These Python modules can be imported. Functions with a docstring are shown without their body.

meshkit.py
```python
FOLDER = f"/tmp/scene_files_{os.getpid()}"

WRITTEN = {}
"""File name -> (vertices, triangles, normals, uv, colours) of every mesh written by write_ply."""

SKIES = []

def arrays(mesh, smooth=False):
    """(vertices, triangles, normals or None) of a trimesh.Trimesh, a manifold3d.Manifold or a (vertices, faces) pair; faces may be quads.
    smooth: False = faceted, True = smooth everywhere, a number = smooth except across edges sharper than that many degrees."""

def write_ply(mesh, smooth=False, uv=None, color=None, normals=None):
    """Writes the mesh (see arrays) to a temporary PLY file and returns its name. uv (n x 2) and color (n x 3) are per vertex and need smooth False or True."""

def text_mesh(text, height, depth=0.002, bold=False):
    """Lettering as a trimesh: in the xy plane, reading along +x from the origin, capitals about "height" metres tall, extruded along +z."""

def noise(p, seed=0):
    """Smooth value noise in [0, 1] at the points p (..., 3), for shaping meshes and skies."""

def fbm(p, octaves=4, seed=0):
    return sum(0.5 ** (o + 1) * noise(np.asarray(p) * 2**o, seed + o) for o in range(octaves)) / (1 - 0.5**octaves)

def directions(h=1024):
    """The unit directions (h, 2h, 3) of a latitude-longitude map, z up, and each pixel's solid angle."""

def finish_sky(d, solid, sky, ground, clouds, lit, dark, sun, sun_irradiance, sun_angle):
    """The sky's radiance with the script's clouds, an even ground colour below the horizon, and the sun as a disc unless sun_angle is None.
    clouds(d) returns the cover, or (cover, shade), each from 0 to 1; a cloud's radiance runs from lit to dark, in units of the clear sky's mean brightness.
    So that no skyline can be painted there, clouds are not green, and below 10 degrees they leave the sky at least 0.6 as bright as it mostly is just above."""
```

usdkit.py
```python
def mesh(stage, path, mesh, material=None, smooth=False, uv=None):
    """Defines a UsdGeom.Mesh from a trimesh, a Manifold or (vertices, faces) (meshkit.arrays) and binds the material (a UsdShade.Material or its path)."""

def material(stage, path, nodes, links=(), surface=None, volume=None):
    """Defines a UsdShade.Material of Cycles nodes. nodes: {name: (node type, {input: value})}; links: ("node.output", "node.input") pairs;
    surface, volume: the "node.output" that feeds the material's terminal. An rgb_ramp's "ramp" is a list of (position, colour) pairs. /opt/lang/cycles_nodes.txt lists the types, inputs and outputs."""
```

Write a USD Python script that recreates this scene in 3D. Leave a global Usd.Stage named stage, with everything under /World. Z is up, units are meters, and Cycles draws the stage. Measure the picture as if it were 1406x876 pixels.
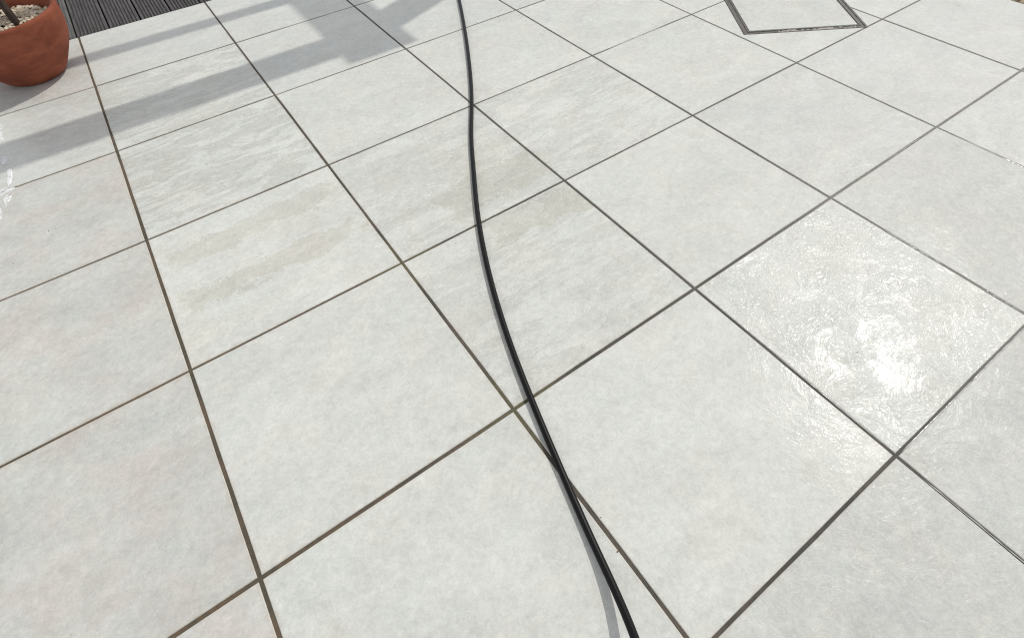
import math, random
import numpy as np, trimesh, usdkit, meshkit
from pxr import Usd, UsdGeom, UsdLux, UsdShade, Gf, Sdf
from shapely.geometry import Polygon, box
from shapely import affinity

stage = Usd.Stage.CreateInMemory()
UsdGeom.SetStageUpAxis(stage, UsdGeom.Tokens.z)
UsdGeom.SetStageMetersPerUnit(stage, 1.0)
UsdGeom.Xform.Define(stage, '/World')
UsdGeom.Scope.Define(stage, '/World/Looks')
rng = random.Random(7)
T = 0.6                                             # paving module, metres

# ------------------------------------------------------------------ camera
PITCH, ROLL, YAW = 0.861964404, -0.0630712861, 0.586317088
CAM = Gf.Vec3d(0.957698951, -0.586486419, 1.17883291)
fw = np.array([math.sin(YAW)*math.cos(PITCH), math.cos(YAW)*math.cos(PITCH), -math.sin(PITCH)])
rt = np.array([math.cos(YAW), -math.sin(YAW), 0.0]); up = np.cross(rt, fw)
r2 = math.cos(ROLL)*rt + math.sin(ROLL)*up; u2 = -math.sin(ROLL)*rt + math.cos(ROLL)*up
cam = UsdGeom.Camera.Define(stage, '/World/camera')
cam.AddTransformOp().Set(Gf.Matrix4d(*r2, 0, *u2, 0, *(-fw), 0, *CAM, 1))
cam.CreateHorizontalApertureAttr(36.0); cam.CreateVerticalApertureAttr(36.0*637/1024)
cam.CreateFocalLengthAttr(36.0*754.25/1406)
cam.CreateHorizontalApertureOffsetAttr(-62.1*36/1406)
cam.CreateVerticalApertureOffsetAttr(-51.3*36/1406)
cam.CreateClippingRangeAttr(Gf.Vec2f(0.05, 5000))
cam.CreateExposureAttr(0.12)

# ------------------------------------------------------------------ sky and sun
SUN_EL, SUN_AZ = math.radians(50.0), math.radians(10.0)      # azimuth from +x towards +y
sd = np.array([math.cos(SUN_EL)*math.cos(SUN_AZ), math.cos(SUN_EL)*math.sin(SUN_AZ), math.sin(SUN_EL)])
SKY_STRENGTH, SUN_INTENSITY = 0.15, 0.52
skymat = usdkit.material(stage, '/World/Looks/sky_look', {          # pale sky, half veiled by thin white cloud
    's': ('sky_texture', {'sky_type': 'single_scattering', 'sun_disc': False, 'sun_elevation': SUN_EL, 'sun_rotation': math.atan2(sd[0], sd[1]), 'aerosol_density': 1.6}),
    't': ('texture_coordinate', {}), 'k': ('mapping', {'scale': (1.0, 1.0, 2.6)}),
    'c': ('noise_texture', {'scale': 2.3, 'detail': 6.0, 'roughness': 0.58, 'distortion': 0.3}),
    'f': ('map_range', {'range_type': 'smoothstep', 'from_min': 0.34, 'from_max': 0.62, 'to_min': 0.30, 'to_max': 0.92, 'clamp': True}),
    'x': ('mix', {'mix_type': 'mix', 'color2': (4.3, 4.15, 3.85)}),
    'b': ('background_shader', {'strength': SKY_STRENGTH})},
    [('t.generated', 'k.vector'), ('k.vector', 'c.vector'), ('c.fac', 'f.value'), ('f.result', 'x.fac'), ('s.color', 'x.color1'), ('x.color', 'b.color')], surface='b.background')
dome = UsdLux.DomeLight.Define(stage, '/World/sky')
UsdShade.MaterialBindingAPI.Apply(dome.GetPrim()).Bind(skymat)
dome.GetPrim().SetCustomDataByKey('kind', 'structure')
sun = UsdLux.DistantLight.Define(stage, '/World/sun')
sun.CreateIntensityAttr(SUN_INTENSITY); sun.CreateNormalizeAttr(True) if hasattr(sun, 'CreateNormalizeAttr') else None
sun.CreateAngleAttr(0.53); sun.CreateColorAttr(Gf.Vec3f(1.0, 0.965, 0.91))
zx = sd; xx = np.cross([0, 0, 1.0], zx); xx /= np.linalg.norm(xx); yx = np.cross(zx, xx)
sun.AddTransformOp().Set(Gf.Matrix4d(*xx, 0, *yx, 0, *zx, 0, 0, 0, 6, 1))


# ------------------------------------------------------------------ helpers
NAMES = {}
def numbered(path):
    n = NAMES.get(path, 0); NAMES[path] = n + 1
    return path if n == 0 else f'{path}_{n:03d}'

def tag(prim, **kw):
    for k, v in kw.items():
        prim.SetCustomDataByKey(k, v)
    return prim

def thing(name, loc=(0, 0, 0), rotz=0.0, **kw):
    x = UsdGeom.Xform.Define(stage, numbered('/World/' + name))
    x.AddTranslateOp().Set(Gf.Vec3d(*map(float, loc)))
    if rotz: x.AddRotateZOp().Set(math.degrees(rotz))
    return tag(x.GetPrim(), **kw)

def obj(name, mesh, mat, parent=None, smooth=False, **kw):
    base = str(parent.GetPath()) if parent else '/World'
    m = usdkit.mesh(stage, numbered(base + '/' + name), mesh, mat, smooth=smooth)
    return tag(m.GetPrim(), **kw)


class Graph:
    """A small node-graph writer: values are floats, tuples or 'node.output' strings."""
    def __init__(g): g.n, g.l, g.k = {}, [], 0
    def add(g, kind, out, **inp):
        g.k += 1; name = f'n{g.k}'; const = {}
        for k, v in inp.items():
            if isinstance(v, str) and '.' in v and v.split('.')[0] in g.n: g.l.append((v, f'{name}.{k}'))
            else: const[k] = v
        g.n[name] = (kind, const)
        return f'{name}.{out}'
    def m(g, op, a, b=0.0, c=0.0, clamp=False):
        return g.add('math', 'value', math_type=op, value1=a, value2=b, value3=c, use_clamp=clamp)
    def mul(g, a, b): return g.m('multiply', a, b)
    def plus(g, a, b): return g.m('add', a, b)
    def sub(g, a, b): return g.m('subtract', a, b)
    def mx(g, a, b): return g.m('maximum', a, b)
    def mn(g, a, b): return g.m('minimum', a, b)
    def step(g, v, lo, hi, to0=0.0, to1=1.0):
        return g.add('map_range', 'result', range_type='smoothstep', value=v, from_min=lo, from_max=hi, to_min=to0, to_max=to1, clamp=True)
    def lin(g, v, lo, hi, to0=0.0, to1=1.0):
        return g.add('map_range', 'result', range_type='linear', value=v, from_min=lo, from_max=hi, to_min=to0, to_max=to1, clamp=True)
    def noise(g, vec, scale, detail=3.0, rough=0.55, dist=0.0, kind='fBM', out='fac'):
        return g.add('noise_texture', out, vector=vec, scale=scale, detail=detail, roughness=rough, distortion=dist, type=kind, dimensions='3D')
    def vec(g, x, y, z=0.0): return g.add('combine_xyz', 'vector', x=x, y=y, z=z)
    def stretch(g, v, s): return g.add('vector_math', 'vector', vector_math_type='multiply', math_type='multiply', vector1=v, vector2=s)
    def vadd(g, v, w): return g.add('vector_math', 'vector', math_type='add', vector1=v, vector2=w)
    def cmix(g, f, a, b, kind='mix'): return g.add('mix', 'color', mix_type=kind, fac=f, color1=a, color2=b)
    def pos(g):
        p = g.add('geometry', 'position'); s = g.add('separate_xyz', 'x', vector=p); n = s.split('.')[0]
        return p, n + '.x', n + '.y', n + '.z'
    def done(g, path, surface): return usdkit.material(stage, '/World/Looks/' + path, g.n, g.l, surface=surface)

def S(g, v, s):
    return g.add('vector_math', 'vector', math_type='multiply', vector1=v, vector2=s)


# ------------------------------------------------------------------ materials
def tile_look(name, wet=0.0, ripple=0.0, streak=0.0, warm=0.0, bands=False, tone=0.0, side=False, coat_rough=0.16, glow=0.0):
    """Pale stone-effect porcelain. wet: how far a film of water lies on it; ripple: relief of that film; streak: drying marks and painted wet reflections along x."""
    g = Graph(); P, x, y, z = g.pos()
    rnd = g.add('object_info', 'random')
    off = g.vec(g.mul(rnd, 37.0), g.mul(rnd, 91.0), g.mul(rnd, 17.0))
    Q = g.vadd(P, off)
    clouds = g.noise(S(g, Q, (1.0, 1.5, 1.0)), 4.5, 6.0, 0.62, 0.8)
    mott = g.noise(Q, 30.0, 7.0, 0.74, 0.5)
    blot = g.noise(Q, 70.0, 3.0, 0.62, 0.8)
    grain = g.noise(Q, 260.0, 2.0, 0.6)
    hue = g.noise(Q, 6.3, 4.0, 0.6)
    v = g.plus(g.lin(clouds, 0.3, 0.7, -0.070, 0.070), g.lin(mott, 0.3, 0.7, -0.075, 0.075))
    v = g.plus(v, g.plus(g.lin(blot, 0.3, 0.7, -0.065, 0.065), g.lin(grain, 0.25, 0.75, -0.05, 0.05)))
    v = g.plus(v, g.lin(rnd, 0, 1, -0.012, 0.012)); v = g.plus(v, 1.0 + tone)
    col = g.cmix(g.step(hue, 0.40, 0.66), (0.588, 0.602, 0.566), (0.598, 0.599, 0.556))
    if warm:
        pink = g.mul(g.step(g.noise(Q, 5.5, 5.0, 0.66), 0.42, 0.66), warm)
        col = g.cmix(pink, col, (0.592, 0.553, 0.508))
    wob = g.noise(S(g, P, (1.0, 1.6, 1.0)), 9.0, 5.0, 0.65)
    fine = g.noise(P, 45.0, 4.0, 0.65)
    yy = g.plus(y, g.plus(g.lin(wob, 0.3, 0.7, -0.035, 0.035), g.lin(fine, 0.3, 0.7, -0.012, 0.012)))
    xx_ = g.plus(x, g.plus(g.lin(wob, 0.3, 0.7, 0.04, -0.04), g.lin(fine, 0.3, 0.7, -0.010, 0.010)))
    def band(y0, y1, x0, x1, slope=0.0, e=0.0045, ex=0.03):
        ys = g.sub(yy, g.mul(g.sub(x, x0), slope)) if slope else yy
        a = g.mul(g.step(ys, y0 - e, y0 + e), g.step(ys, y1 - e, y1 + e, 1.0, 0.0))
        return g.mul(a, g.mul(g.step(xx_, x0 - ex, x0 + ex), g.step(xx_, x1 - ex, x1 + ex, 1.0, 0.0)))
    wetmask = 0.0
    if bands == 'two':
        wetmask = g.mx(band(0.985, 1.085, 0.64, 1.17, 0.06), g.mx(band(0.795, 0.890, 0.63, 1.18, 0.0), g.mul(band(0.665, 0.715, 0.61, 1.05, 0.03), 0.5)))
    if bands == 'patch':
        wetmask = g.mx(band(0.47, 0.60, 1.46, 1.93, -0.10), g.mx(band(0.655, 0.80, 1.40, 1.83, 0.05), g.mul(band(0.86, 0.95, 1.55, 1.80, 0.0), 0.7)))
    base = g.add('vector_math', 'vector', math_type='scale', vector1=col, scale=v)
    # a little dirt washed out of the joints onto the rims of the tiles
    ex_ = g.m('pingpong', g.plus(x, 60.0), T / 2); ey_ = g.m('pingpong', g.plus(y, 60.0), T / 2)
    edge = g.plus(g.mn(ex_, ey_), g.lin(fine, 0.3, 0.7, -0.006, 0.006))
    base = g.cmix(g.mul(g.step(edge, 0.003, 0.013, 1.0, 0.0), g.lin(x, 0.3, 2.0, 0.42, 0.16)), base, (0.44, 0.385, 0.305))
    # relief of the stone itself
    rel = g.noise(S(g, Q, (1.0, 1.9, 1.0)), 24.0, 5.0, 0.62, 0.8)
    hgt = g.plus(g.mul(rel, 0.0026), g.plus(g.mul(blot, 0.0006), g.mul(grain, 0.00025)))
    film = wet
    if bands:
        tint = g.cmix(1.0, base, (0.925, 0.908, 0.873), 'multiply')
        base = g.cmix(g.mul(wetmask, 0.9), base, tint)
        film = g.mul(wetmask, 0.5)
        rim = g.m('multiply', g.mul(wetmask, g.sub(1.0, wetmask)), 2.6, clamp=True)
        base = g.cmix(rim, base, g.cmix(1.0, base, (1.09, 1.09, 1.085), 'multiply'))
        hgt = g.sub(hgt, g.mul(wetmask, 0.0012))
    if streak:
        st = g.noise(S(g, Q, (1.7, 6.0, 1.0)), 1.9, 7.0, 0.72, 1.3)
        sm = g.step(st, 0.47, 0.53)
        sr = g.noise(S(g, Q, (1.0, 2.7, 1.0)), 13.0, 7.0, 0.70, 2.0)
        base = g.cmix(g.mul(sm, streak), base, g.cmix(1.0, base, (0.905, 0.903, 0.885), 'multiply'))
        base = g.cmix(g.mul(g.step(sr, 0.55, 0.66), 0.5 * streak), base, g.cmix(1.0, base, (1.12, 1.12, 1.12), 'multiply'))  # paler streaks: drier stone, and wet reflections painted into the colour
        hgt = g.plus(hgt, g.plus(g.mul(sr, 0.0055 * streak), g.mul(sm, 0.0010 * streak)))
        film = g.mx(film, g.plus(g.mul(sm, streak * 0.5), wet))
    if side:
        film = g.mul(g.step(g.plus(xx_, g.mul(yy, -0.45)), 1.62, 2.05), wet)
    base = g.cmix(g.mul(film, 0.45), base, g.cmix(1.0, base, (0.91, 0.915, 0.915), 'multiply'))
    wh = g.plus(g.mul(rel, 0.0003 if ripple else 0.0016), g.mul(blot, 0.00004 if ripple else 0.0002))
    if streak: wh = g.plus(wh, g.mul(sr, 0.004 * streak))
    if ripple:
        d = g.add('vector_math', 'value', math_type='distance', vector1=g.vadd(P, g.vec(g.lin(wob, .3, .7, -.05, .05), g.lin(wob, .3, .7, .05, -.05), 0.0)), vector2=(2.025, -0.46, 0.0))
        patch = g.step(g.noise(P, 7.0, 5.0, 0.66, 0.8), 0.38, 0.62)
        patch = g.mul(g.plus(0.15, g.mul(patch, 0.85)), g.step(d, 0.02, 0.11, 0.20, 1.0))
        w1 = g.noise(S(g, Q, (1.0, 1.2, 1.0)), 18.0, 2.2, 0.48, 3.0)
        w2 = g.noise(S(g, Q, (1.15, 1.0, 1.0)), 10.0, 2.0, 0.4, 2.0)
        w3 = g.step(g.m('absolute', g.sub(g.noise(S(g, Q, (1.0, 1.25, 1.0)), 13.0, 3.0, 0.5, 3.0), 0.5)), 0.0, 0.05)
        wv = g.plus(g.plus(g.mul(w1, 0.0042), g.mul(w2, 0.0022)), g.mul(w3, 0.0011))
        wh = g.plus(wh, g.mul(g.mul(wv, patch), ripple))
        if side: wh = g.mul(wh, g.plus(0.05, film))
    if ripple: hgt = g.plus(hgt, g.mul(wh, 0.5))
    nrm = g.add('bump', 'normal', height=hgt, strength=0.75, distance=1.0)
    cn = g.add('bump', 'normal', height=wh, strength=0.8, distance=1.0)
    p = g.add('principled_bsdf', 'BSDF', base_color=base, roughness=g.plus(0.66 - 0.33*glow, g.lin(mott, 0.3, 0.7, -0.06, 0.06)), normal=nrm, ior=1.45, specular_ior_level=0.35 - 0.22*glow,
              coat_weight=film, coat_roughness=coat_rough, coat_ior=1.33, coat_normal=cn)
    return g.done(name, p)

LOOK = {
    'dry': tile_look('tile_dry', tone=-0.02),
    'cover': tile_look('tile_of_cover', tone=-0.08),
    'warm': tile_look('tile_warm', warm=0.7, tone=-0.13),
    'bands': tile_look('tile_drying_bands', bands='two', streak=0.25, tone=0.02),
    'patch': tile_look('tile_drying_patch', bands='patch', streak=0.65, tone=0.015),
    'streak': tile_look('tile_streaked', wet=0.5, streak=1.0, tone=0.05, coat_rough=0.12),
    'shine': tile_look('tile_shining', wet=0.85, streak=0.25, coat_rough=0.10),
    'damp': tile_look('tile_damp', wet=0.36, ripple=0.38, tone=-0.05, coat_rough=0.25),
    'grey': tile_look('tile_grey', wet=0.22, ripple=0.38, tone=-0.12, coat_rough=0.25),
    'ripple': tile_look('tile_rippled', wet=0.42, ripple=0.9, coat_rough=0.205, glow=0.45, tone=-0.01),
    'edgewet': tile_look('tile_wet_on_one_side', wet=0.40, ripple=0.7, side=True, coat_rough=0.21),
}

def grout_look():
    g = Graph(); P, x, y, z = g.pos()
    n1 = g.noise(P, 6.0, 4.0, 0.6); n2 = g.noise(P, 90.0, 4.0, 0.7)
    left = g.step(x, 1.5, 0.5)
    col = g.cmix(g.step(n1, 0.4, 0.62), (0.088, 0.083, 0.074), (0.060, 0.057, 0.052))
    brown = g.cmix(g.step(n1, 0.45, 0.6), (0.118, 0.082, 0.049), (0.078, 0.066, 0.042))
    lf = g.lin(x, 0.5, 1.5, 0.9, 0.15)
    col = g.cmix(lf, col, brown)
    def spot(cx, cy, r):
        d = g.add('vector_math', 'value', math_type='distance', vector1=P, vector2=(cx, cy, -0.004))
        return g.step(d, r * 0.4, r, 1.0, 0.0)
    moss = g.mx(spot(1.2, 0.6, 0.16), spot(1.2, 0.0, 0.16))
    col = g.cmix(g.mul(moss, 0.4), col, (0.135, 0.128, 0.055))
    pale = g.mx(spot(2.66, 1.2, 0.19), g.mx(spot(4.14, 0.03, 0.06), spot(3.9, -0.25, 0.14)))
    col = g.cmix(g.mul(pale, g.step(n2, 0.35, 0.5)), col, (0.46, 0.45, 0.42))
    v = g.lin(n2, 0.25, 0.75, 0.72, 1.25)
    base = g.add('vector_math', 'vector', math_type='scale', vector1=col, scale=v)
    nrm = g.add('bump', 'normal', height=g.mul(n2, 0.002), strength=0.7, distance=1.0)
    p = g.add('principled_bsdf', 'BSDF', base_color=base, roughness=g.lin(x, 1.6, 2.4, 0.85, 0.45), normal=nrm)
    return g.done('grout', p)

def simple(name, color, rough=0.6, var=0.15, scale=30.0, bump=0.001, spec=0.5, color2=None, stretch=(1, 1, 1)):
    g = Graph(); P, x, y, z = g.pos()
    n = g.noise(S(g, P, stretch), scale, 5.0, 0.62, 0.4); f = g.noise(P, scale * 7, 3.0, 0.6)
    col = g.cmix(g.step(n, 0.38, 0.64), color, color2 or tuple(c * 0.82 for c in color))
    v = g.plus(g.lin(f, 0.25, 0.75, 1 - var, 1 + var), g.lin(g.add('object_info', 'random'), 0, 1, -var * .5, var * .5))
    base = g.add('vector_math', 'vector', math_type='scale', vector1=col, scale=v)
    nrm = g.add('bump', 'normal', height=g.plus(g.mul(f, bump * .4), g.mul(n, bump)), strength=0.7, distance=1.0)
    return g.done(name, g.add('principled_bsdf', 'BSDF', base_color=base, roughness=rough, normal=nrm, specular_ior_level=spec))

GROUT = grout_look()
TERRA = simple('terracotta', (0.235, 0.070, 0.038), 0.85, 0.10, 7.0, 0.0010, 0.2, (0.175, 0.050, 0.028), (1, 1, 2.5))
DECK = simple('charcoal_decking', (0.105, 0.099, 0.098), 0.7, 0.3, 22.0, 0.001, 0.25, (0.062, 0.059, 0.058), (4, .35, 4))
DECKGREY = simple('weathered_decking', (0.105, 0.105, 0.098), 0.7, 0.2, 22.0, 0.001, 0.4, (0.07, 0.07, 0.066), (4, .35, 4))
RUBBER = simple('black_rubber', (0.006, 0.006, 0.0065), 0.42, 0.2, 60.0, 0.0002, 0.18)
PEBBLE = simple('pale_pebble', (0.64, 0.57, 0.45), 0.7, 0.25, 40.0, 0.001, 0.4, (0.40, 0.31, 0.21))
SOIL = simple('dark_soil', (0.035, 0.026, 0.020), 0.9, 0.3, 60.0, 0.004, 0.2)
BARK = simple('dark_bark', (0.055, 0.036, 0.026), 0.85, 0.3, 40.0, 0.003, 0.3, (0.03, 0.02, 0.015), (1, 1, .3))
LEAF = simple('green_leaf', (0.055, 0.10, 0.035), 0.45, 0.25, 20.0, 0.0003, 0.5)
METAL = simple('dull_metal_edge', (0.13, 0.12, 0.105), 0.6, 0.3, 30.0, 0.0010, 0.4, (0.07, 0.065, 0.058))
MORTAR = simple('dark_mortar', (0.10, 0.092, 0.078), 0.9, 0.35, 40.0, 0.002, 0.2, (0.17, 0.15, 0.125))
RESIDUE = simple('pale_mortar_residue', (0.40, 0.38, 0.34), 0.8, 0.3, 60.0, 0.002, 0.3)
def water_look():
    g = Graph()
    return g.done('standing_water', g.add('principled_bsdf', 'BSDF', base_color=(0.52, 0.525, 0.51), roughness=0.10, ior=1.33, specular_ior_level=0.6))
WATER = water_look()
def sun_patch_look():  # bright white that stands in for sunlight thrown onto the tiles
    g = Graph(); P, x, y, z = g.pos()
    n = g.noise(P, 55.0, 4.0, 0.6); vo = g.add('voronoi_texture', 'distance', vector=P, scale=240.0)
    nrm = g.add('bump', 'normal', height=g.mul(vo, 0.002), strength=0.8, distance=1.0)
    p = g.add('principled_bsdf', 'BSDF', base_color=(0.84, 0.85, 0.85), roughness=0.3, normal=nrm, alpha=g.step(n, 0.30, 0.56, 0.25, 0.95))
    return g.done('painted_sun_patch', p)
SUN_PATCH = sun_patch_look()
STONE = simple('sandstone', (0.46, 0.38, 0.27), 0.85, 0.2, 18.0, 0.005, 0.3, (0.34, 0.29, 0.20))
TIMBER = simple('grey_timber', (0.22, 0.17, 0.12), 0.8, 0.15, 12.0, 0.001, 0.3, (0.16, 0.125, 0.09), (.3, 4, 4))
GRIT = simple('dirt_grit', (0.16, 0.125, 0.09), 0.9, 0.3, 60.0, 0.001, 0.2)
GROUND = simple('garden_gravel', (0.22, 0.19, 0.15), 0.9, 0.3, 30.0, 0.01, 0.3)


# ------------------------------------------------------------------ ground
obj('ground', trimesh.creation.box(bounds=[(-60, -60, -0.9), (60, 60, -0.20)]), GROUND, kind='structure')

# ------------------------------------------------------------------ patio: bed, grout and every tile
patio = tag(UsdGeom.Xform.Define(stage, numbered('/World/patio')).GetPrim(), kind='structure')
X0, X1, Y0, Y1 = -2, 7, -3, 5
obj('grout', trimesh.creation.box(bounds=[(X0*T, Y0*T, -0.16), (X1*T, Y1*T - 0.002, -0.0026)]), GROUT, patio)
# joint half-widths of the lines x = k and y = k (metres)
JX = {1: .0043, 2: .0040, 3: .0040, 4: .0037, 5: .0036, 6: .0036}
JY = {-1: .0040, 0: .0046, 1: .0036, 2: .0037, 3: .0041, 4: .0042, 5: .001}

def tile_slab(x0, y0, x1, y1, top, tilt, seg=6, ch=0.0014, thick=0.02):
    """A tile whose edges are very slightly uneven."""
    o, n = [], []
    cs = [(x0, y0), (x1, y0), (x1, y1), (x0, y1)]
    for k in range(4):
        a, b = np.array(cs[k]), np.array(cs[(k+1) % 4]); d = (b - a)/np.linalg.norm(b - a); nin = np.array([-d[1], d[0]]); back = np.array(cs[k-1]); pin = (back - a)/np.linalg.norm(back - a)
        for q in range(seg):
            jit = rng.uniform(-.0006, .0006); p = a + (b - a)*(q/seg + (rng.uniform(-.05, .05) if q else 0)) + nin*jit
            o.append(p); n.append(nin if q else (nin + d))
    o, n = np.array(o), np.array(n); i = o + n*(ch*np.array([rng.uniform(.8, 1.3) for _ in o]))[:, None]
    c = o.mean(0); m = len(o); zt = lambda q: top + tilt[0]*(q[:, 0]-c[0]) + tilt[1]*(q[:, 1]-c[1])
    v = np.vstack([np.column_stack([i, zt(i)]), np.column_stack([o, zt(o) - ch]), np.column_stack([o, np.full(m, top - thick)]), [[*c, top]]])
    f = [(3*m, k, (k+1) % m) for k in range(m)]
    for r in (0, 1):
        for k in range(m):
            a, b = r*m + k, r*m + (k+1) % m
            f += [(a, a+m, b+m), (a, b+m, b)]
    return trimesh.Trimesh(v, np.array(f), process=False)

def plate(poly, thick, top=0.0, ch=0.0016, tilt=(0, 0), wob=0.0):
    """A chamfered slab with the outline poly; its top is at z = top."""
    poly = poly.simplify(1e-5); inner = poly.buffer(-ch, join_style=2)
    o = np.array(poly.exterior.coords)[:-1]; i = np.array(inner.exterior.coords)[:-1]
    if not poly.exterior.is_ccw: o = o[::-1]
    if not inner.exterior.is_ccw: i = i[::-1]
    if len(o) == len(i):
        k = int(np.argmin(np.hypot(*(i - o[0]).T))); i = np.roll(i, -k, 0)
    c = o.mean(0); n = len(o)
    zt = lambda q: top + tilt[0]*(q[:, 0]-c[0]) + tilt[1]*(q[:, 1]-c[1])
    if len(o) != len(i):
        return trimesh.creation.extrude_polygon(poly, thick, engine='earcut').apply_translation((0, 0, top - thick))
    v = np.vstack([np.column_stack([i, zt(i)]), np.column_stack([o, zt(o) - ch*0.9]), np.column_stack([o, np.full(n, top - thick)])])
    tv, tf = trimesh.creation.triangulate_polygon(Polygon(i), engine='earcut')
    # earcut keeps the vertex order of the ring
    m = [int(np.argmin(np.hypot(*(i - q).T))) for q in tv]
    f = [tuple(m[a] for a in t) for t in tf]
    f = [t if np.cross(i[t[1]]-i[t[0]], i[t[2]]-i[t[0]]) > 0 else t[::-1] for t in f]
    for r in (0, 1):
        for k in range(n):
            a, b = r*n + k, r*n + (k+1) % n
            f += [(a, a+n, b+n), (a, b+n, b)]
    return trimesh.Trimesh(v, np.array(f), process=False)

cov = Polygon([(5.05, 1.505), (5.81, 0.995), (6.312, 1.743), (5.552, 2.253)])
cov = Polygon(np.array(cov.exterior.coords) * T)
cov_hole = cov.buffer(0.003, join_style=2)

KIND = {(3, -1): 'ripple', (4, 0): 'damp', (5, 0): 'damp', (5, -1): 'damp', (6, 0): 'damp', (6, -1): 'damp', (3, 0): 'dry', (2, -1): 'edgewet', (3, -2): 'grey', (4, -2): 'grey', (2, -2): 'grey', (4, -1): 'grey',
        (1, 1): 'bands', (2, 0): 'patch', (2, 1): 'patch', (3, 1): 'patch', (1, 2): 'streak', (1, 3): 'streak', (2, 2): 'dry', (2, 3): 'shine', (2, 4): 'shine', (1, 4): 'shine', (3, 4): 'shine', (3, 3): 'shine',
        (0, 3): 'shine', (4, 4): 'shine', (4, 3): 'damp'}
for i in range(X0, X1):
    for j in range(Y0, Y1):
        e = lambda: rng.uniform(-0.0004, 0.0004)
        q = box(i*T + JX.get(i, .0025) + e(), j*T + JY.get(j, .0025) + e(), (i+1)*T - JX.get(i+1, .0025) + e(), (j+1)*T - JY.get(j+1, .0025) + e())
        kind = KIND.get((i, j), 'warm' if i < 1 else 'dry')
        pieces = [q]
        if q.intersects(cov_hole):
            d = q.difference(cov_hole); pieces = [p for p in getattr(d, 'geoms', [d]) if p.area > 2e-4]
        tl = (rng.uniform(-.0012, .0012), rng.uniform(-.0012, .0012)); dz = rng.uniform(-.0004, .0002)
        for p in pieces:
            obj('tile', tile_slab(*p.bounds, dz, tl) if p is q else plate(p, 0.02, dz, 0.0014, tl), LOOK[kind], patio)

# water standing in the joints round the wet tiles
def bead(p0, p1, r, z, seg=26):
    p0, p1 = np.array(p0, float), np.array(p1, float); d = (p1 - p0)/np.linalg.norm(p1 - p0); nn = np.array([-d[1], d[0]]); v, f = [], []
    for k in range(seg + 1):
        t = k/seg; c = p0 + (p1 - p0)*t + nn*rng.uniform(-.0004, .0004); rr = r*rng.uniform(.45, 1.15)*min(1, 8*t + .05, 8*(1 - t) + .05)
        for h in range(7):
            a = math.pi*h/6; q = c + nn*rr*math.cos(a); v.append((q[0], q[1], z + rr*.75*math.sin(a)))
    for k in range(seg):
        for h in range(6):
            a = k*7 + h; f += [(a, a+1, a+8), (a, a+8, a+7)]
    m = trimesh.Trimesh(v, f, process=False)
    if m.face_normals[:, 2].mean() < 0: m.invert()
    return m
for (a, b, r) in (((5, -.80), (5, -.10), .0026), ((4.001, -.62), (4.001, -.30), .0022), ((4, -.98), (4, -.78), .0016), ((3.03, -1.0045), (3.55, -1.0045), .0014), ((3.5, -1.0045), (3.95, -1.0045), .0018), ((3.0045, -.95), (3.0045, -.45), .0012), ((3.0, -1.5), (3.0, -1.1), .0013), ((4.5, .001), (4.85, .001), .0012)):
    obj('water_bead', bead((a[0]*T, a[1]*T), (b[0]*T, b[1]*T), r, -.0016), WATER, patio, smooth=60)

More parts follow.
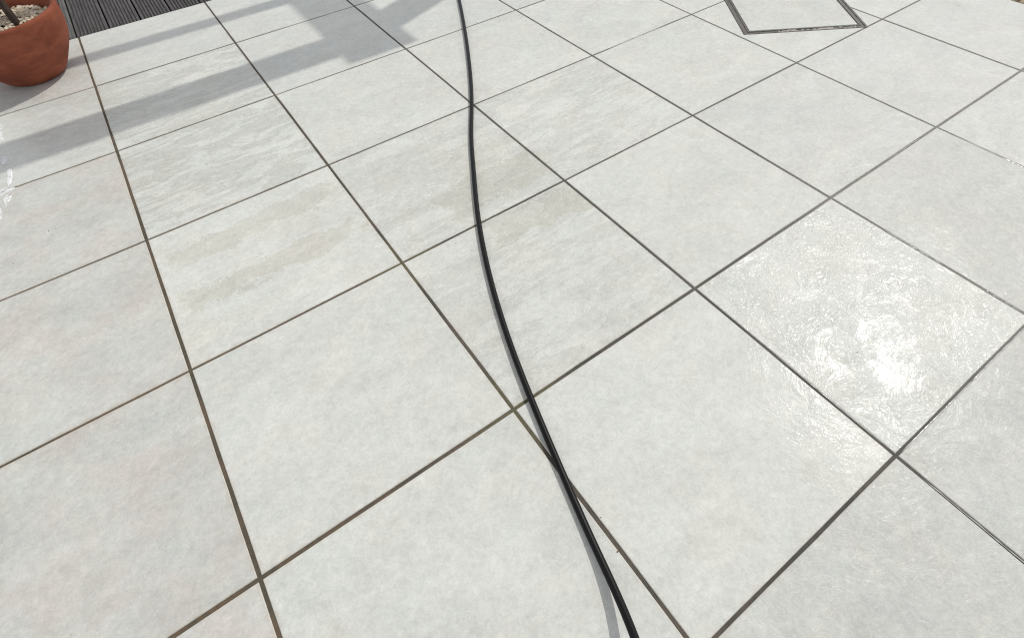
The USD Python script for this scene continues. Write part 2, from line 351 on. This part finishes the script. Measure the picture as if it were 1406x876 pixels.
# ------------------------------------------------------------------ inspection cover let into the paving
cover = thing('inspection_cover', label='square recessed inspection cover with dark metal edges holding a tile', category='inspection cover')
def ring(a, b, z0, z1):
    return trimesh.creation.extrude_polygon(a.difference(b), z1 - z0, engine='earcut').apply_translation((0, 0, z0))
in1 = cov.buffer(-0.0055, join_style=2); in2 = cov.buffer(-0.0215, join_style=2); in3 = cov.buffer(-0.0255, join_style=2); in4 = cov.buffer(-0.0315, join_style=2)
obj('frame', ring(cov, in1, -0.02, -0.0005), METAL, cover)
obj('mortar_joint', ring(in1, in2, -0.02, -0.003), MORTAR, cover)
obj('tray_edge', ring(in2, in3, -0.02, -0.0002), METAL, cover)
obj('mortar_joint', ring(in3, in4, -0.02, -0.005), MORTAR, cover)
obj('tile', plate(in4, 0.02, 0.0003, 0.0016), LOOK['cover'], cover)
# crumbs of pale grout left in the near joint
cc = np.array(cov.exterior.coords); A, B = cc[0], cc[1]
if np.hypot(*(A - np.array([5.05*T, 1.505*T]))) > 1e-6: A, B = np.array([5.05*T, 1.505*T]), np.array([5.81*T, .995*T])
dirn = (B - A)/np.linalg.norm(B - A); nin = np.array([-dirn[1], dirn[0]])
crumbs = []
for k in range(170):
    t = rng.choice([rng.gauss(.66, .04), rng.gauss(.66, .05), rng.gauss(.40, .04), rng.uniform(.3, .97)]); o = rng.uniform(.004, .024); r = rng.uniform(.0025, .0060)
    s = trimesh.creation.icosphere(1, r); s.apply_scale((1.5, 1.0, .5)); q = A + dirn*t*np.linalg.norm(B-A) + nin*o
    s.apply_transform(trimesh.transformations.rotation_matrix(rng.uniform(0, 6), (0, 0, 1))); s.apply_translation((*q, -.0035)); crumbs.append(s)
obj('mortar_crumbs', trimesh.util.concatenate(crumbs), RESIDUE, cover, smooth=40, kind='stuff')

# ------------------------------------------------------------------ decking
deck = tag(UsdGeom.Xform.Define(stage, numbered('/World/decking')).GetPrim(), kind='structure')
def board_mesh(x0, x1, y0, y1, ztop, grooves=8, depth=.0065, th=.024):
    w = x1 - x0; prof = [(x0, ztop - th), (x0, ztop - .003), (x0 + .003, ztop)]
    a, b = x0 + .009, x1 - .009; pitch = (b - a)/grooves
    for k in range(grooves):
        s = a + pitch*k
        prof += [(s + pitch*.22, ztop), (s + pitch*.28, ztop - depth), (s + pitch*.72, ztop - depth), (s + pitch*.78, ztop)]
    prof += [(x1 - .003, ztop), (x1, ztop - .003), (x1, ztop - th)]
    m = trimesh.creation.extrude_polygon(Polygon(prof), y1 - y0, engine='earcut')
    v = m.vertices.copy(); m.vertices = np.column_stack([v[:, 0], y0 + v[:, 2], v[:, 1]]); m.invert()
    return m
pitch = .2455*T; xs = [.9865*T + pitch*k for k in range(-7, 22)]
for k, xb in enumerate(xs):
    a, b = xb + .0035, xb + pitch - .0035
    jit = rng.uniform(-.0008, .0008)
    if k == 6:                                                     # the board beside the pot is split by a seam
        obj('board', board_mesh(a, b - .030, 5*T + .002, 5*T + 2.4, -.001 + jit, 8), DECK, deck)
        obj('board', board_mesh(b - .026, b, 5*T + .002, 5*T + 2.4, .0015 + jit, 1, .002), DECKGREY, deck)
    else:
        obj('board', board_mesh(a, b, 5*T + .002, 5*T + 2.4, -.001 + jit), DECK, deck)
for k in range(5):
    obj('joist', trimesh.creation.box(bounds=[(xs[0], 5*T + .05 + k*.5, -.13), (xs[-1] + pitch, 5*T + .095 + k*.5, -.027)]), SOIL, deck)

# ------------------------------------------------------------------ stone edging at the far right corner
def rough_block(sx, sy, sz, seed):
    b = trimesh.creation.box((sx, sy, sz))
    for _ in range(4): b = b.subdivide()
    v = b.vertices; r = .018
    h = np.array([sx, sy, sz])/2; c = np.clip(v, -(h - r), h - r); d = v - c; L = np.linalg.norm(d, axis=1, keepdims=True)
    v = c + d/np.maximum(L, 1e-9)*np.minimum(L, r)
    n = v/np.linalg.norm(v, axis=1, keepdims=True)
    v = v + n*((meshkit.fbm(v*22 + seed, 4, seed) - .5)*.028)[:, None]
    b.vertices = v; return b
for k, (yc, ln) in enumerate(((.135, .34), (.50, .36), (.88, .38), (-.24, .37))):
    t = thing('edging_stone', (7*T + .073, yc, -.046), label=['rough brown edging stone showing at the far right corner of the patio', 'second rough edging stone beyond the far right corner', 'third rough edging stone beyond the far right corner', 'rough edging stone just past the right end of the patio'][k], category='stone', group='edging stones along the patio')
    obj('stone', rough_block(.15, ln, .11, k + 3), STONE, t, smooth=50)

# ------------------------------------------------------------------ hose
HOSE = [(2.7512, 3.2026, 0.0082), (2.5011, 2.6622, 0.0082), (2.3396, 2.2996, 0.0082), (2.2389, 2.083, 0.0082), (2.0658, 1.7112, 0.0082), (1.9108, 1.4136, 0.0082), (1.789, 1.189, 0.0082), (1.6751, 1.0013, 0.0082), (1.5935, 0.8479, 0.0082), (1.488, 0.6468, 0.0082), (1.42, 0.495, 0.0082), (1.3431, 0.3069, 0.0082), (1.2956, 0.1605, 0.0082), (1.2566, 0.0295, 0.0082), (1.2285, -0.0804, 0.0082), (1.2032, -0.1794, 0.0082), (1.1831, -0.2627, 0.0085), (1.1639, -0.347, 0.0092), (1.1449, -0.4249, 0.02), (1.1319, -0.4765, 0.035), (1.1178, -0.5184, 0.05), (1.1025, -0.5594, 0.066), (1.0835, -0.601, 0.09), (1.04, -0.7, 0.16), (0.99, -0.8, 0.27)]
from scipy.interpolate import splprep, splev
def tube(path, r, n=14, samples=160, taper=None, smoothing=0.0):
    path = np.array(path, float); tck, _ = splprep(path.T, s=smoothing, k=3)
    c = np.array(splev(np.linspace(0, 1, samples), tck)).T
    tg = np.gradient(c, axis=0); tg /= np.linalg.norm(tg, axis=1, keepdims=True)
    u = np.cross(tg, [0, 0, 1.0]); bad = np.linalg.norm(u, axis=1) < 1e-3; u[bad] = [1, 0, 0]
    u /= np.linalg.norm(u, axis=1, keepdims=True); w = np.cross(tg, u)
    th = np.linspace(0, 2*np.pi, n, endpoint=False)
    rr = np.full(samples, r) if taper is None else np.interp(np.linspace(0, 1, samples), [0, 1], taper)
    v = (c[:, None] + rr[:, None, None]*(np.cos(th)[None, :, None]*u[:, None] + np.sin(th)[None, :, None]*w[:, None])).reshape(-1, 3)
    f = []
    for i in range(samples - 1):
        for k in range(n):
            a, b = i*n + k, i*n + (k+1) % n
            f += [(a, b, b+n), (a, b+n, a+n)]
    v = np.vstack([v, c[0], c[-1]]); e = len(v)
    f += [(e-2, (k+1) % n, k) for k in range(n)] + [(e-1, (samples-1)*n + k, (samples-1)*n + (k+1) % n) for k in range(n)]
    m = trimesh.Trimesh(v, f, process=False); m.fix_normals(); return m
hose = tube(HOSE, .0079, 18, 260, smoothing=2e-5)
obj('hose', hose, RUBBER, smooth=60, label='long black rubber hose snaking across the pale tiles', category='hose')

# ------------------------------------------------------------------ terracotta pot, pebbles and plant
PX, PY = .408, 2.695
pot = thing('plant_pot', (PX, PY, 0), label='round terracotta pot standing on the patio beside the decking', category='plant pot')
prof = [(0, .0), (.100, 0), (.112, .006), (.128, .022), (.146, .045), (.170, .078), (.190, .108), (.208, .142), (.221, .178), (.229, .212), (.2335, .240), (.2345, .252), (.2335, .259), (.229, .2635), (.222, .2645), (.215, .262), (.211, .256), (.209, .245), (.205, .220), (.198, .180), (.18, .12), (0, .10)]
def lathe(prof, n=72):
    return trimesh.creation.revolve(np.array(prof), sections=n)
pm = lathe(prof); v = pm.vertices
v[:, :2] *= (1 + (meshkit.fbm(v*9 + 3, 3, 5) - .5)*.02)[:, None]; pm.vertices = v
obj('body', pm, TERRA, pot, smooth=45)
obj('soil', lathe([(0, .208), (.10, .210), (.2, .212), (.2005, .20), (0, .19)], 40), SOIL, pot, smooth=40)
peb = []
for k in range(560):
    a = rng.uniform(0, 2*math.pi); r = .190*math.sqrt(rng.random())
    s = trimesh.creation.icosphere(1, 1.0); s.vertices += (meshkit.noise(s.vertices*1.7 + k*3.1, k) - .5)[:, None]*s.vertices*.5
    s.apply_scale((rng.uniform(.007, .014), rng.uniform(.006, .011), rng.uniform(.004, .008)))
    s.apply_transform(trimesh.transformations.euler_matrix(rng.uniform(-.5, .5), rng.uniform(-.5, .5), rng.uniform(0, 6)))
    s.apply_translation((PX + r*math.cos(a), PY + r*math.sin(a), .214 + rng.uniform(0, .008))); peb.append(s)
obj('pebbles', trimesh.util.concatenate(peb), PEBBLE, smooth=50, label='pale pebbles covering the soil in the terracotta pot', category='pebbles', kind='stuff')
plant = thing('shrub', (.470, 2.66, .205), label='potted shrub with a dark woody stem rising from the pebbles', category='shrub')
stem_path = [(0, 0, -.05), (0, 0, 0), (-.004, .05, .10), (-.02, .09, .25), (-.01, .11, .45), (.02, .12, .62)]
obj('trunk', tube(stem_path, .013, 12, 50, (.0155, .009)), BARK, plant, smooth=60)
lv = []
br = []
for k in range(9):
    a = k*2.4; h0 = .38 + .03*k; tip = np.array([.02 + .24*math.cos(a), .12 + .24*math.sin(a), h0 + .22 + rng.uniform(0, .1)])
    p0 = np.array([0, .11, h0]); mid = (p0 + tip)/2 + [0, 0, .02]
    br.append(tube([p0, (p0*2 + mid)/3, mid, (mid + tip)/2, tip], .004, 6, 12, (.006, .002)))
    for q in range(26):
        t = rng.uniform(.25, 1); c = p0*(1-t) + tip*t + np.array([rng.gauss(0, .035) for _ in range(3)])
        L, W = rng.uniform(.05, .08), rng.uniform(.018, .028)
        lf = trimesh.Trimesh([(0, 0, 0), (L*.45, W/2, .006), (L, 0, -.004), (L*.45, -W/2, .006), (L*.45, 0, 0)], [(0, 4, 1), (1, 4, 2), (2, 4, 3), (3, 4, 0)], process=False)
        lf.apply_transform(trimesh.transformations.euler_matrix(rng.uniform(-.8, .8), rng.uniform(-.9, .6), rng.uniform(0, 6.3))); lf.apply_translation(c); lv.append(lf)
obj('branches', trimesh.util.concatenate(br), BARK, plant, smooth=60)
obj('crown', trimesh.util.concatenate(lv), LEAF, plant)

# ------------------------------------------------------------------ reflected sunlight by the left edge, painted as flat white patches
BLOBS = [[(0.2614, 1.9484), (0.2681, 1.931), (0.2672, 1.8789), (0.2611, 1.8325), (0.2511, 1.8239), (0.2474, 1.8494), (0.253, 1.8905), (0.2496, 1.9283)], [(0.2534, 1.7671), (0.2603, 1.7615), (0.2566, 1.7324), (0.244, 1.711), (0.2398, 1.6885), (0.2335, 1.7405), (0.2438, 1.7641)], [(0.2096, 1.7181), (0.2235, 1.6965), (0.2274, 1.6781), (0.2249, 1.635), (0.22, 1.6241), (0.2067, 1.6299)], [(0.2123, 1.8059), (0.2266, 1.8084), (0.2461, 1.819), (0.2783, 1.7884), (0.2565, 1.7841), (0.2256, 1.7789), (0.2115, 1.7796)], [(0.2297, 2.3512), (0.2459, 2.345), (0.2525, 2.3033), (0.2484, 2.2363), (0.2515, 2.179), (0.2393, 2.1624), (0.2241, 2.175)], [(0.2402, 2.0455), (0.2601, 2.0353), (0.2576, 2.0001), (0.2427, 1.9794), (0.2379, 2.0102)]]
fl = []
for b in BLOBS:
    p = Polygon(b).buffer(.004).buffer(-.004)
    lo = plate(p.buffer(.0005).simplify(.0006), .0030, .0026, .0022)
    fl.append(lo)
obj('foam', trimesh.util.concatenate(fl), SUN_PATCH, label='flat white patches painted as reflected sunlight along the left edge by the pot', category='foam', kind='stuff')

# ------------------------------------------------------------------ specks of grit on the tiles
SPECK = [(0.2467, 1.3534), (0.3493, 1.4558), (2.0323, -0.4241), (1.9642, -0.393), (1.209, -0.315), (1.194, -0.3856), (3.975, 0.4555)]
gr = []
for k, (a, b) in enumerate(SPECK):
    r = rng.uniform(.0009, .0014) if k < len(SPECK) else rng.uniform(.0005, .0009)
    s = trimesh.creation.icosphere(1, r); s.apply_scale((rng.uniform(1, 2), 1, .6)); s.apply_transform(trimesh.transformations.rotation_matrix(rng.uniform(0, 6), (0, 0, 1)))
    s.apply_translation((a, b, .001)); gr.append(s)
obj('grit', trimesh.util.concatenate(gr), GRIT, label='tiny brown specks of grit scattered over the tiles', category='grit', kind='stuff')

# ------------------------------------------------------------------ unseen planks added above the far side to throw the broad bands of shade
ZC = 3.00
ox, oy = ZC/math.tan(SUN_EL)*math.cos(SUN_AZ), ZC/math.tan(SUN_EL)*math.sin(SUN_AZ)
caster = thing('pergola', (ox, oy, 0), label='unseen timber planks added over the far side of the patio to cast banded shade', category='pergola')
def plank(name, pts, z0, z1):
    obj(name, plate(Polygon([(a*T, b*T) for a, b in pts]), z1 - z0, z1, .003), TIMBER, caster)
plank('rafter', [(.1, 3.215), (2.9, 3.215), (2.9, 3.585), (.1, 3.585)], ZC - .03, ZC)
plank('rafter', [(.2, 4.44), (2.9, 4.44), (2.9, 4.61), (.2, 4.61)], ZC - .03, ZC)
plank('beam', [(2.625, 3.065), (3.14, 3.065), (3.14, 7.6), (2.625, 7.6)], ZC + .003, ZC + .04)
plank('brace', [(3.05, 3.34), (3.16, 3.38), (5.4, 4.35), (5.4, 4.74), (3.14, 3.77), (3.0, 3.7)], ZC - .03, ZC)
plank('rafter', [(.2, 7.2), (5.7, 7.2), (5.7, 7.4), (.2, 7.4)], ZC - .03, ZC)
plank('beam', [(5.2, 4.2), (5.6, 4.2), (5.6, 7.6), (5.2, 7.6)], ZC + .003, ZC + .04)
for (a, b) in ((2.88, 7.5), (5.4, 4.4), (5.4, 7.5)):
    obj('post', trimesh.creation.box(bounds=[(a*T - .045, b*T - .045, -.2), (a*T + .045, b*T + .045, ZC - .032)]), TIMBER, caster)
